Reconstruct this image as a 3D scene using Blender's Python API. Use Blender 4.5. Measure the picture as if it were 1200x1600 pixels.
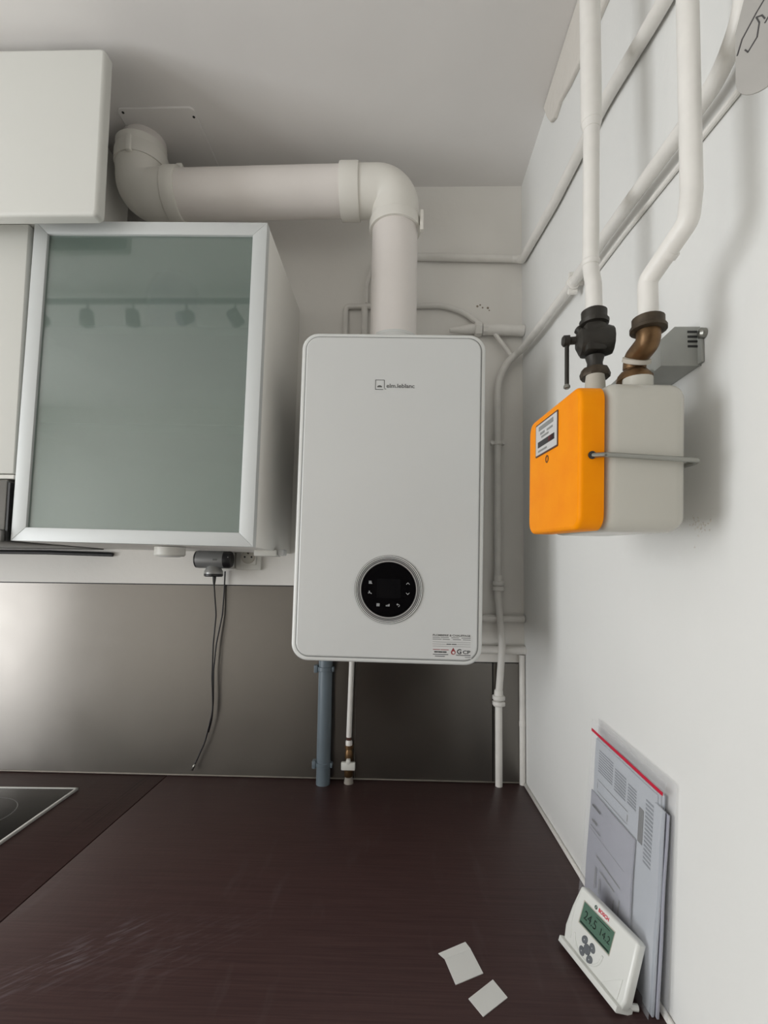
import bpy, bmesh, math, random
from mathutils import Vector, Matrix
random.seed(7)
for o in list(bpy.data.objects): bpy.data.objects.remove(o)
scene = bpy.context.scene
COL = scene.collection
LIFT = 0.90                      # worktop height above the floor; geometry below is written relative to the worktop
CEIL = 1.693                     # ceiling above the worktop

# ------------------------------------------------------------------ camera
def cam_matrix(pitch, yaw, roll, loc):
    cp, sp, cy, sy, cr, sr = math.cos(pitch), math.sin(pitch), math.cos(yaw), math.sin(yaw), math.cos(roll), math.sin(roll)
    Rx = Matrix(((1,0,0),(0,cp,-sp),(0,sp,cp))); Rz = Matrix(((cy,-sy,0),(sy,cy,0),(0,0,1))); Ry = Matrix(((cr,0,sr),(0,1,0),(-sr,0,cr)))
    R = Rz @ Rx @ Ry
    rt, fw, up = R.col[0], R.col[1], R.col[2]
    M = Matrix((( rt[0], up[0], -fw[0], loc[0]), (rt[1], up[1], -fw[1], loc[1]), (rt[2], up[2], -fw[2], loc[2]), (0,0,0,1)))
    return M
cd = bpy.data.cameras.new('camera'); cam = bpy.data.objects.new('camera', cd); COL.objects.link(cam)
cd.sensor_fit = 'AUTO'; cd.sensor_width = 36.0; cd.lens = 750/1600*36.0
cd.shift_y = (849-800)/1600; cd.clip_start = 0.02
cam.matrix_world = cam_matrix(0.063, 0.027, -0.0125, (-0.352, -1.342, 0.559+LIFT))
scene.camera = cam
# ------------------------------------------------------------------ world and daylight
w = bpy.data.worlds.new('daylight'); scene.world = w; w.use_nodes = True
w.node_tree.nodes['Background'].inputs[0].default_value = (0.85, 0.92, 1.0, 1)
w.node_tree.nodes['Background'].inputs[1].default_value = 1.0
WIN = dict(y0=-2.35, y1=-0.90, z0=-0.45, z1=1.45, x=-3.0)
ld = bpy.data.lights.new('window_daylight', 'AREA'); ld.shape = 'RECTANGLE'
ld.size = WIN['z1']-WIN['z0']-0.1; ld.size_y = WIN['y1']-WIN['y0']-0.1; ld.energy = 60; ld.color = (0.97, 0.985, 1.0)
lo = bpy.data.objects.new('window_daylight', ld); COL.objects.link(lo)
lo.location = (WIN['x']-0.06, (WIN['y0']+WIN['y1'])/2, (WIN['z0']+WIN['z1'])/2+LIFT)
lo.rotation_euler = (0, -math.pi/2, 0)
vs = scene.view_settings
vs.view_transform = 'Standard'; vs.look = 'None'; vs.gamma = 1.0; vs.use_curve_mapping = False; vs.exposure = -0.32

# ------------------------------------------------------------------ materials
def lin(c):
    return tuple(((v/255)/12.92 if v/255 <= 0.04045 else ((v/255+0.055)/1.055)**2.4) for v in c)
MATS = {}
def mat(name, rgb, rough=0.5, metal=0.0, var=None, bump=None, coat=0.0, coat_rough=0.05, trans=0.0, alpha=1.0, stretch=None, spec=0.5, rvar=None, tint=None):
    m = bpy.data.materials.new(name); m.use_nodes = True; nt = m.node_tree; b = nt.nodes['Principled BSDF']
    c = lin(rgb) + (1,)
    b.inputs['Base Color'].default_value = c; b.inputs['Roughness'].default_value = rough; b.inputs['Metallic'].default_value = metal
    b.inputs['Coat Weight'].default_value = coat; b.inputs['Coat Roughness'].default_value = coat_rough
    b.inputs['Transmission Weight'].default_value = trans; b.inputs['Alpha'].default_value = alpha
    b.inputs['Specular IOR Level'].default_value = spec
    tc = nt.nodes.new('ShaderNodeTexCoord'); mp = nt.nodes.new('ShaderNodeMapping'); nt.links.new(tc.outputs['Object'], mp.inputs[0])
    if stretch: mp.inputs['Scale'].default_value = stretch
    def noise(scale, detail=4):
        n = nt.nodes.new('ShaderNodeTexNoise'); n.inputs['Scale'].default_value = scale; n.inputs['Detail'].default_value = detail
        nt.links.new(mp.outputs[0], n.inputs['Vector']); return n
    if var:
        n = noise(var[0]); r = nt.nodes.new('ShaderNodeValToRGB')
        a = var[1]; t = tint if tint else rgb
        r.color_ramp.elements[0].position = 0.3; r.color_ramp.elements[1].position = 0.7
        r.color_ramp.elements[0].color = tuple(x*(1-a) for x in lin(t)) + (1,)
        r.color_ramp.elements[1].color = tuple(min(1, x*(1+a)) for x in c[:3]) + (1,)
        nt.links.new(n.outputs['Fac'], r.inputs[0]); nt.links.new(r.outputs[0], b.inputs['Base Color'])
    if rvar:
        n = noise(rvar[0]); mr = nt.nodes.new('ShaderNodeMapRange')
        mr.inputs[3].default_value = max(0, rough-rvar[1]); mr.inputs[4].default_value = rough+rvar[1]; mr.inputs[1].default_value = 0.3; mr.inputs[2].default_value = 0.7
        nt.links.new(n.outputs['Fac'], mr.inputs[0]); nt.links.new(mr.outputs[0], b.inputs['Roughness'])
    if bump:
        n = noise(bump[0], 6); bp = nt.nodes.new('ShaderNodeBump'); bp.inputs['Strength'].default_value = bump[1]; bp.inputs['Distance'].default_value = bump[2] if len(bump) > 2 else 0.002
        nt.links.new(n.outputs['Fac'], bp.inputs['Height']); nt.links.new(bp.outputs[0], b.inputs['Normal'])
    MATS[name] = m
    return m
M = MATS
mat('wall_paint', (240, 237, 231), 0.6, var=(3, 0.03), bump=(55, 0.35, 0.002))
mat('wall_paint_right', (234, 234, 231), 0.55, var=(3, 0.02), bump=(45, 0.3, 0.002))
mat('ceiling_paint', (233, 230, 227), 0.8, var=(4, 0.02), bump=(90, 0.2, 0.001))
mat('pipe_paint', (234, 231, 225), 0.4, var=(30, 0.04), bump=(90, 0.25, 0.001))
mat('flue_pvc', (238, 232, 227), 0.32, var=(6, 0.02))
mat('flue_collar', (238, 235, 227), 0.38)
mat('enamel', (213, 214, 212), 0.28, var=(5, 0.01))
mat('enamel_rim', (224, 225, 222), 0.25)
mat('gap_dark', (40, 40, 40), 0.6)
mat('black_gloss', (9, 9, 11), 0.10, spec=0.35)
mat('screen_black', (14, 14, 16), 0.2, spec=0.3)
mat('icon_white', (190, 192, 192), 0.5)
mat('ring_black', (28, 28, 30), 0.4)
mat('ring_silver', (214, 214, 212), 0.2, metal=0.5)
mat('print_grey', (96, 97, 95), 0.6)
mat('print_dark', (52, 52, 54), 0.6)
mat('print_light', (138, 139, 137), 0.6)
mat('print_red', (150, 60, 66), 0.6)
mat('sticker_film', (215, 215, 213), 0.32)
mat('aluminium', (208, 211, 210), 0.45, metal=0.12, bump=(220, 0.05, 0.0005), stretch=(1, 1, 1))
mat('white_laminate', (222, 222, 216), 0.38)
mat('carcass_white', (242, 240, 234), 0.5)
mat('shelf_shade_grey', (128, 136, 130), 0.5)  # grey puts the dark shadow line of the shelf edges into the colour
mat('frosted_glass', (166, 186, 176), 0.26, coat=1.0, coat_rough=0.03, trans=0.74)
MATS['frosted_glass'].node_tree.nodes['Principled BSDF'].inputs['Coat IOR'].default_value = 1.7
mat('hood_metal', (112, 111, 108), 0.35, metal=0.7)
mat('hood_dark', (38, 38, 38), 0.5)
mat('blue_ceramic', (28, 58, 112), 0.3)
mat('plastic_white', (222, 221, 214), 0.4)
mat('plastic_grey', (136, 137, 137), 0.35, metal=0.3)
mat('plastic_black', (30, 30, 32), 0.4)
mat('silver_plastic', (168, 168, 166), 0.32, metal=0.5)
mat('cable_black', (34, 33, 34), 0.5)
mat('pvc_grey', (104, 116, 124), 0.35, var=(14, 0.06))
mat('brass', (112, 86, 58), 0.38, metal=0.75, var=(60, 0.25), bump=(120, 0.3, 0.001))
mat('brass_dark', (72, 62, 50), 0.5, metal=0.5, var=(60, 0.3), bump=(110, 0.4, 0.001))
mat('iron_black', (50, 47, 42), 0.5, metal=0.3, var=(50, 0.25), bump=(110, 0.5, 0.0015))
mat('rod_steel', (150, 150, 144), 0.3, metal=0.9)
mat('bracket_grey', (164, 165, 160), 0.5, metal=0.25, var=(25, 0.08))
mat('rubber_ring', (186, 180, 168), 0.6)
mat('meter_orange', (255, 152, 0), 0.5, var=(28, 0.04), tint=(255, 148, 0), spec=0.12)
mat('meter_beige', (196, 193, 183), 0.22, var=(6, 0.02))
mat('meter_label', (206, 205, 204), 0.4)
mat('rust_brown', (84, 52, 40), 0.6, var=(80, 0.3))
mat('paper', (226, 226, 222), 0.7, var=(12, 0.01))
mat('paper_blue', (190, 195, 202), 0.65, var=(8, 0.02))
mat('paper_grey', (168, 169, 180), 0.6, var=(7, 0.03))
mat('zip_red', (206, 40, 66), 0.35)
mat('lcd_green', (86, 116, 100), 0.25)
mat('lcd_dark', (30, 44, 38), 0.3)
mat('button_grey', (104, 108, 112), 0.4)
mat('logo_green', (48, 78, 66), 0.5)
mat('logo_red', (214, 36, 66), 0.5)
mat('thermostat_white', (228, 229, 224), 0.25)
mat('tag_grey', (176, 173, 168), 0.7, var=(20, 0.03))
mat('pen_line', (78, 76, 76), 0.7)
mat('hob_glass', (12, 13, 14), 0.12, spec=0.3)
mat('hob_trim', (232, 232, 228), 0.35, metal=0.2)
mat('hob_mark', (78, 78, 76), 0.3)
mat('caulk', (150, 143, 134), 0.7, var=(30, 0.1))
mat('floor_tile', (196, 190, 182), 0.5, var=(5, 0.1))
mat('added_door_brown', (62, 48, 40), 0.5)
mat('plaster_chip', (220, 215, 207), 0.8, bump=(60, 0.6, 0.004))
mat('track_grey', (70, 72, 74), 0.4)
# brushed steel of the splashback
m = mat('brushed_steel', (130, 126, 121), 0.34, metal=1.0, stretch=(1, 1, 1), rvar=(5, 0.04), var=(5, 0.05))
nt = m.node_tree; b_ = nt.nodes['Principled BSDF']; b_.inputs['Anisotropic'].default_value = 0.8
tn = nt.nodes.new('ShaderNodeTangent'); tn.direction_type = 'UV_MAP'; tn.uv_map = 'brush'; nt.links.new(tn.outputs[0], b_.inputs['Tangent'])
# wenge laminate of the worktop: streaks along x, scuffs, fine speckle
def wenge():
    m = bpy.data.materials.new('wenge_laminate'); m.use_nodes = True; nt = m.node_tree; b = nt.nodes['Principled BSDF']; N = nt.nodes.new; L = nt.links.new
    tc = N('ShaderNodeTexCoord')
    def mapped(scale, rot=0):
        mp = N('ShaderNodeMapping'); mp.inputs['Scale'].default_value = scale; mp.inputs['Rotation'].default_value = (0, 0, rot); L(tc.outputs['Object'], mp.inputs[0]); return mp
    n1 = N('ShaderNodeTexNoise'); n1.inputs['Scale'].default_value = 8; n1.inputs['Detail'].default_value = 8; L(mapped((1, 40, 1)).outputs[0], n1.inputs['Vector'])
    r1 = N('ShaderNodeValToRGB'); r1.color_ramp.elements[0].position = 0.3; r1.color_ramp.elements[1].position = 0.75
    r1.color_ramp.elements[0].color = lin((60, 40, 39)) + (1,); r1.color_ramp.elements[1].color = lin((74, 52, 50)) + (1,); L(n1.outputs['Fac'], r1.inputs[0])
    n2 = N('ShaderNodeTexNoise'); n2.inputs['Scale'].default_value = 5; n2.inputs['Detail'].default_value = 6; L(mapped((6, 1.2, 1), 0.55).outputs[0], n2.inputs['Vector'])
    r2 = N('ShaderNodeValToRGB'); r2.color_ramp.elements[0].position = 0.60; r2.color_ramp.elements[1].position = 0.85; r2.color_ramp.elements[1].color = (0.25, 0.25, 0.25, 1); L(n2.outputs['Fac'], r2.inputs[0])
    mx = N('ShaderNodeMix'); mx.data_type = 'RGBA'; L(r2.outputs[0], mx.inputs[0]); L(r1.outputs[0], mx.inputs[6]); mx.inputs[7].default_value = lin((104, 94, 94)) + (1,)
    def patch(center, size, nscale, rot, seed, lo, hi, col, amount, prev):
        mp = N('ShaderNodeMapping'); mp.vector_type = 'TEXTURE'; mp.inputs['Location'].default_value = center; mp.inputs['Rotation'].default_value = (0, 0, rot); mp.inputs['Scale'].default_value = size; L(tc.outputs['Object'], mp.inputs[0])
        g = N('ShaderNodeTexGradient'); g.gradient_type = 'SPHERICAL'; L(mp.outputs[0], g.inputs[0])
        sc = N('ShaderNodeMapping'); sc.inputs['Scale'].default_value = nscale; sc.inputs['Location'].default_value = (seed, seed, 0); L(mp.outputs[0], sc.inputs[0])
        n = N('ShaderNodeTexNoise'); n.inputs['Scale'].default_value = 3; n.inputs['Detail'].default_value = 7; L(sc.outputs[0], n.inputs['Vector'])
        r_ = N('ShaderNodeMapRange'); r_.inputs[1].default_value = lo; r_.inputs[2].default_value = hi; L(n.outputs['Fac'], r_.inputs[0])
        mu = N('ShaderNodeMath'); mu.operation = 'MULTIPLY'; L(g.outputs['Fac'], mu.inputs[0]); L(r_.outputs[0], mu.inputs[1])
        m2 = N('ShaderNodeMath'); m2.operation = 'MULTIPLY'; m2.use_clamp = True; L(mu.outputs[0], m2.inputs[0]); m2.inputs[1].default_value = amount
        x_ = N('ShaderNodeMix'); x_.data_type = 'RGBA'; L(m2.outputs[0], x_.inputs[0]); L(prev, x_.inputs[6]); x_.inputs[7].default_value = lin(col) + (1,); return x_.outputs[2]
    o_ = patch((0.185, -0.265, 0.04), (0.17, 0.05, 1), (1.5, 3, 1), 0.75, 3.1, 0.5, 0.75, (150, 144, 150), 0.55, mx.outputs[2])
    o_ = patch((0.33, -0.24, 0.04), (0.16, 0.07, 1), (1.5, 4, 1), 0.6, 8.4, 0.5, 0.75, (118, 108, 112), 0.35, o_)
    o_ = patch((-0.03, 0.23, 0.04), (0.055, 0.26, 1), (7, 0.5, 1), -0.05, 1.7, 0.52, 0.66, (30, 14, 16), 1.6, o_)
    L(o_, b.inputs['Base Color'])
    n3 = N('ShaderNodeTexNoise'); n3.inputs['Scale'].default_value = 160; L(tc.outputs['Object'], n3.inputs['Vector'])
    bp = N('ShaderNodeBump'); bp.inputs['Strength'].default_value = 0.15; bp.inputs['Distance'].default_value = 0.001; L(n3.outputs['Fac'], bp.inputs['Height']); L(bp.outputs[0], b.inputs['Normal'])
    b.inputs['Roughness'].default_value = 0.45; b.inputs['Specular IOR Level'].default_value = 0.32
    MATS['wenge_laminate'] = m
wenge()
# clear film of the document bag
def film():
    m = bpy.data.materials.new('clear_film'); m.use_nodes = True; nt = m.node_tree; b = nt.nodes['Principled BSDF']
    b.inputs['Base Color'].default_value = (0.8, 0.81, 0.84, 1); b.inputs['Roughness'].default_value = 0.12; b.inputs['Alpha'].default_value = 0.13
    tc = nt.nodes.new('ShaderNodeTexCoord'); n = nt.nodes.new('ShaderNodeTexNoise'); n.inputs['Scale'].default_value = 26; nt.links.new(tc.outputs['Object'], n.inputs['Vector'])
    bp = nt.nodes.new('ShaderNodeBump'); bp.inputs['Strength'].default_value = 0.5; bp.inputs['Distance'].default_value = 0.004
    nt.links.new(n.outputs['Fac'], bp.inputs['Height']); nt.links.new(bp.outputs[0], b.inputs['Normal'])
    MATS['clear_film'] = m
film()

# ------------------------------------------------------------------ mesh helpers
ORI = {}
def finish(bm, ang=35):
    bmesh.ops.remove_doubles(bm, verts=bm.verts, dist=1e-6)
    bmesh.ops.recalc_face_normals(bm, faces=bm.faces)
    for f in bm.faces: f.smooth = len(f.verts) <= 4
    for e in bm.edges:
        if len(e.link_faces) == 2: e.smooth = e.calc_face_angle(0) < math.radians(ang)
def obj(name, bm, material, parent=None, ang=35, base=None):
    """links bm (written in worktop-relative world coordinates) as one mesh object"""
    finish(bm, ang)
    if parent is not None: org = ORI[parent.name]
    elif base is not None: org = Vector(base)
    else:
        xs = [v.co for v in bm.verts]
        lo_ = Vector((min(v.x for v in xs), min(v.y for v in xs), min(v.z for v in xs))); hi = Vector((max(v.x for v in xs), max(v.y for v in xs), max(v.z for v in xs)))
        org = Vector(((lo_.x+hi.x)/2, (lo_.y+hi.y)/2, lo_.z))
    for v in bm.verts: v.co -= org
    me = bpy.data.meshes.new(name); bm.to_mesh(me); bm.free()
    o = bpy.data.objects.new(name, me); COL.objects.link(o)
    me.materials.append(M[material])
    if parent is not None: o.parent = parent
    else: o.location = org
    ORI[o.name] = org
    return o
def tag(o, label, cat, group=None):
    o['label'] = label; o['category'] = cat
    if group: o['group'] = group
    return o
def struct(o): o['kind'] = 'structure'; return o
def thing(name, label, cat, base, group=None):
    o = bpy.data.objects.new(name, None); COL.objects.link(o); o.empty_display_size = 0.05
    o.location = base; ORI[o.name] = Vector(base); tag(o, label, cat, group); return o
def B(): return bmesh.new()
def merge(dst, src):
    me = bpy.data.meshes.new('tmp'); src.to_mesh(me); src.free(); dst.from_mesh(me); bpy.data.meshes.remove(me); return dst
def box(bm, x0, x1, y0, y1, z0, z1, bev=0.0, seg=2):
    t = bmesh.new(); bmesh.ops.create_cube(t, size=1)
    for v in t.verts: v.co = Vector(((x0+x1)/2+v.co.x*(x1-x0), (y0+y1)/2+v.co.y*(y1-y0), (z0+z1)/2+v.co.z*(z1-z0)))
    if bev: bmesh.ops.bevel(t, geom=list(t.edges), offset=bev, segments=seg, affect='EDGES', profile=0.5)
    return merge(bm, t)
def fillet(pts, r, n=8):
    pts = [Vector(p) for p in pts]; out = [pts[0]]
    for i in range(1, len(pts)-1):
        a, p, b = pts[i-1], pts[i], pts[i+1]
        d1, d2 = (a-p), (b-p); l1, l2 = d1.length, d2.length; d1.normalize(); d2.normalize()
        ang = d1.angle(d2)
        rr = r[i-1] if isinstance(r, (list, tuple)) else r
        if rr <= 0 or abs(math.pi-ang) < 0.02: out.append(p); continue
        t = min(rr/math.tan(ang/2), l1*0.49, l2*0.49); rr = t*math.tan(ang/2)
        c = p + (d1+d2).normalized()*(rr/math.sin(ang/2))
        s, e = p+d1*t-c, p+d2*t-c
        for k in range(n+1):
            f = k/n; th = s.angle(e)
            out.append(c + (s*math.sin((1-f)*th)+e*math.sin(f*th))/math.sin(th))
    out.append(pts[-1]); return out
def tube(bm, pts, r, fil=0.0, n=16, caps=True):
    P = fillet(pts, fil) if fil else [Vector(p) for p in pts]
    rings = []; prev = None
    for i, p in enumerate(P):
        t = (P[min(i+1, len(P)-1)]-P[max(i-1, 0)]).normalized()
        if prev is None:
            a = Vector((0, 0, 1)) if abs(t.z) < 0.9 else Vector((1, 0, 0)); u = t.cross(a).normalized()
        else:
            u = prev - t*prev.dot(t); u.normalize()
        v = t.cross(u); prev = u
        rr = r(i/(len(P)-1)) if callable(r) else r
        rings.append([bm.verts.new(p+(u*math.cos(2*math.pi*k/n)+v*math.sin(2*math.pi*k/n))*rr) for k in range(n)])
    for a, b in zip(rings, rings[1:]):
        for k in range(n): bm.faces.new((a[k], a[(k+1) % n], b[(k+1) % n], b[k]))
    if caps: bm.faces.new(list(reversed(rings[0]))); bm.faces.new(rings[-1])
    return bm
def lathe(bm, org, axis, prof, n=28, ref=None, caps=True):
    org = Vector(org); axis = Vector(axis).normalized()
    a = Vector(ref) if ref else (Vector((0, 0, 1)) if abs(axis.z) < 0.9 else Vector((1, 0, 0)))
    u = axis.cross(a).normalized(); v = axis.cross(u); rings = []
    for r, h in prof:
        rings.append([bm.verts.new(org+axis*h+(u*math.cos(2*math.pi*k/n)+v*math.sin(2*math.pi*k/n))*max(r, 1e-5)) for k in range(n)])
    for a_, b_ in zip(rings, rings[1:]):
        for k in range(n): bm.faces.new((a_[k], a_[(k+1) % n], b_[(k+1) % n], b_[k]))
    if caps: bm.faces.new(list(reversed(rings[0]))); bm.faces.new(rings[-1])
    return bm
def nut(bm, org, axis, r, h, c=0.15, n=6):
    return lathe(bm, org, axis, [(r*(1-c), 0), (r, h*0.15), (r, h*0.85), (r*(1-c), h)], n=n)
def rrect(w, h, r, n=6):
    pts = []
    for cx, cy, a0 in ((w/2-r, h/2-r, 0), (-w/2+r, h/2-r, 90), (-w/2+r, -h/2+r, 180), (w/2-r, -h/2+r, 270)):
        for k in range(n+1):
            a = math.radians(a0+90*k/n); pts.append((cx+r*math.cos(a), cy+r*math.sin(a)))
    return pts
def offset_scale(pts, d):
    # inset of a convex outline by d
    n = len(pts); out = []
    for i in range(n):
        p0, p, p1 = Vector(pts[i-1]), Vector(pts[i]), Vector(pts[(i+1) % n])
        e1, e2 = (p-p0), (p1-p)
        if e1.length < 1e-9: e1 = e2
        if e2.length < 1e-9: e2 = e1
        n1, n2 = Vector((-e1.y, e1.x)).normalized(), Vector((-e2.y, e2.x)).normalized()
        m_ = (n1+n2); m_ = m_.normalized()/max(0.5, math.cos(n1.angle(n2, 0)/2)); out.append((p.x+m_.x*d, p.y+m_.y*d))
    return out
def prism(bm, pts, org, ex, ey, d0, d1, bev=0.0, seg=3, both=False):
    """outline pts (counter-clockwise) in plane (ex, ey), extruded along ez = ex x ey from d0 to d1; bevel at d1 (and d0)"""
    org, ex, ey = Vector(org), Vector(ex).normalized(), Vector(ey).normalized(); ez = ex.cross(ey)
    levels = []
    if both and bev:
        for k in range(seg, 0, -1):
            a = math.pi/2*k/seg; levels.append((bev*(1-math.cos(a)), d0+bev*(1-math.sin(a))))
    levels.append((0, d0 + (bev if both else 0)))
    if bev:
        s = 1 if d1 > d0 else -1
        for k in range(seg+1):
            a = math.pi/2*k/seg; levels.append((bev*(1-math.cos(a)), d1-s*bev*(1-math.sin(a))))
    else: levels.append((0, d1))
    rings = []
    for ins, d in levels:
        q = offset_scale(pts, ins) if ins > 1e-7 else pts
        rings.append([bm.verts.new(org+ex*x+ey*y+ez*d) for x, y in q])
    n = len(pts)
    for a, b in zip(rings, rings[1:]):
        for k in range(n): bm.faces.new((a[k], a[(k+1) % n], b[(k+1) % n], b[k]))
    bm.faces.new(list(reversed(rings[0]))); bm.faces.new(rings[-1])
    return bm
def annulus(bm, org, ex, ey, r0, r1, d0, d1, n=64):
    org, ex, ey = Vector(org), Vector(ex), Vector(ey); ez = ex.cross(ey)
    R = [[bm.verts.new(org+(ex*math.cos(2*math.pi*k/n)+ey*math.sin(2*math.pi*k/n))*r+ez*d) for k in range(n)] for r, d in ((r0, d0), (r0, d1), (r1, d1), (r1, d0))]
    for a, b in zip(R, R[1:]+R[:1]):
        for k in range(n): bm.faces.new((a[k], a[(k+1) % n], b[(k+1) % n], b[k]))
    return bm
def stroke(bm, pts, org, ex, ey, wd, d0, d1):
    """flat line of width wd through 2-D pts"""
    for (x0, y0), (x1, y1) in zip(pts, pts[1:]):
        a, b = Vector((x0, y0)), Vector((x1, y1)); t = (b-a)
        if t.length < 1e-9: continue
        t.normalize(); nn = Vector((-t.y, t.x))*wd/2; a -= t*wd*0.3; b += t*wd*0.3
        prism(bm, [tuple(a-nn), tuple(b-nn), tuple(b+nn), tuple(a+nn)], org, ex, ey, d0, d1)
    return bm
def text(name, s, size, org, ex, ey, material, parent, d=0.0003, align='LEFT', width=None, bold=0.0):
    c = bpy.data.curves.new('tmp_text', 'FONT'); c.body = s; c.size = size; c.align_x = align; c.align_y = 'CENTER'; c.resolution_u = 3; c.offset = bold
    t = bpy.data.objects.new('tmp_text', c); COL.objects.link(t); bpy.context.view_layer.update()
    me = bpy.data.meshes.new_from_object(t.evaluated_get(bpy.context.evaluated_depsgraph_get()))
    bpy.data.objects.remove(t); bpy.data.curves.remove(c)
    org, ex, ey = Vector(org), Vector(ex).normalized(), Vector(ey).normalized(); ez = ex.cross(ey)
    bm = bmesh.new(); bm.from_mesh(me); bpy.data.meshes.remove(me)
    k = 1.0
    if width:
        xs = [v.co.x for v in bm.verts]; k = width/(max(xs)-min(xs))
    for v in bm.verts: v.co = org+ex*v.co.x*k+ey*v.co.y+ez*d
    o = obj(name, bm, material, parent)
    return o

# ------------------------------------------------------------------ setting
EX, EZ = Vector((1, 0, 0)), Vector((0, 0, 1))
XL, YN = WIN['x'], -2.6
FL = -LIFT
struct(obj('floor', box(B(), XL-0.1, 0.15, YN-0.1, 0.15, FL-0.1, FL), 'floor_tile'))
struct(obj('ceiling', box(B(), XL-0.1, 0.15, YN-0.1, 0.15, CEIL, CEIL+0.1), 'ceiling_paint'))
struct(obj('wall_back', box(B(), XL-0.1, 0.15, 0.0, 0.12, FL, CEIL), 'wall_paint'))
struct(obj('wall_right', box(B(), 0.0, 0.12, YN, 0.0, FL, CEIL), 'wall_paint_right'))
struct(obj('wall_near', box(B(), XL, 0.0, YN-0.12, YN, FL, CEIL), 'wall_paint'))
bm = B()
box(bm, XL-0.12, XL, YN, WIN['y0'], FL, CEIL); box(bm, XL-0.12, XL, WIN['y1'], 0.0, FL, CEIL)
box(bm, XL-0.12, XL, WIN['y0'], WIN['y1'], FL, WIN['z0']); box(bm, XL-0.12, XL, WIN['y0'], WIN['y1'], WIN['z1'], CEIL)
struct(obj('wall_left', bm, 'wall_paint'))
# window casement in the left wall (behind the camera's left)
bm = B(); y0, y1, z0, z1 = WIN['y0'], WIN['y1'], WIN['z0'], WIN['z1']; ym = (y0+y1)/2
for a in ((y0, y0+0.05, z0, z1), (y1-0.05, y1, z0, z1), (ym-0.04, ym+0.04, z0, z1), (y0, y1, z0, z0+0.05), (y0, y1, z1-0.05, z1)):
    box(bm, XL-0.05, XL+0.005, a[0], a[1], a[2], a[3], 0.004)
struct(obj('window_1', bm, 'white_laminate'))
# unseen brown door leaves, added to darken the reflection in the steel
struct(obj('added_dark_door_1', box(B(), -0.03, -0.001, -2.4, -1.55, FL, 1.15, 0.004), 'added_door_brown'))
struct(obj('added_dark_door_2', box(B(), -0.88, -0.05, YN+0.001, YN+0.03, FL, 1.15, 0.004), 'added_door_brown'))
# sealant lines where the worktop meets the walls
bm = B(); tube(bm, [(-2.0, -0.006, 0.003), (-0.004, -0.006, 0.003)], 0.0022, n=8); struct(obj('trim_1', bm, 'caulk'))
bm = B(); tube(bm, [(-0.004, -0.004, 0.003), (-0.004, -0.74, 0.003)], 0.0042, n=8); struct(obj('trim_2', bm, 'wall_paint'))
# lumpy plaster trunk along the ceiling corner above the right wall
bm = prism(B(), [(0.235, CEIL-0.001), (0.262, 1.640), (0.285, 1.606), (0.312, 1.590), (0.345, 1.594), (0.40, 1.572), (0.456, 1.557), (0.62, 1.53), (0.95, 1.50), (0.95, CEIL-0.001)], (0, 0, 0), (0, -1, 0), EZ, 0.0005, 0.009, 0.004, 3)
struct(obj('trim_3', bm, 'plaster_chip'))
# worktop: two slabs with a butt joint, base units below
r = thing('worktop', 'dark wenge-brown laminate worktop running along the back wall', 'worktop', (-1.0, -0.36, -0.04))
obj('right_slab', box(B(), -0.9735, -0.0005, -0.735, -0.0005, -0.04, 0.0, 0.0015), 'wenge_laminate', r)
obj('left_slab', box(B(), -2.0, -0.9755, -0.735, -0.0005, -0.04, 0.0, 0.0015), 'wenge_laminate', r)
r = thing('base_cabinet', 'white base cabinet under the dark worktop', 'cabinet', (-1.0, -0.36, FL))
obj('body', box(B(), -1.98, -0.02, -0.66, -0.02, FL+0.0, -0.0405), 'white_laminate', r)
for k in range(4): obj('door', box(B(), -1.98+k*0.49, -1.98+k*0.49+0.486, -0.68, -0.661, FL+0.1, -0.045, 0.002), 'white_laminate', r)

# ------------------------------------------------------------------ steel splashback
r = thing('splashback', 'brushed stainless steel splashback behind the worktop and boiler', 'splashback', (-1.0, -0.002, 0.0))
obj('tall_sheet', box(B(), -2.0, -0.462, -0.004, -0.0005, 0.002, 0.520), 'brushed_steel', r)
obj('low_sheet', box(B(), -0.460, -0.0885, -0.004, -0.0005, 0.002, 0.318), 'brushed_steel', r)
obj('narrow_sheet', box(B(), -0.0845, -0.013, -0.004, -0.0005, 0.002, 0.318), 'brushed_steel', r)
obj('joint_gap', box(B(), -0.0888, -0.0842, -0.0015, -0.0004, 0.002, 0.32), 'gap_dark', r)
obj('edge_gap', box(B(), -2.0, -0.0125, -0.0012, -0.0004, 0.3185, 0.3205), 'gap_dark', r)
obj('edge_gap', box(B(), -2.0, -0.461, -0.0012, -0.0004, 0.5195, 0.5225), 'gap_dark', r)

for o in r.children:
    if o.name.endswith('sheet'):                                     # brushed along x: the tangent for the anisotropic gloss runs up the sheet
        uv = o.data.uv_layers.new(name='brush')
        for l in o.data.loops: c = o.data.vertices[l.vertex_index].co; uv.data[l.index].uv = (c.z, c.x)
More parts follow.
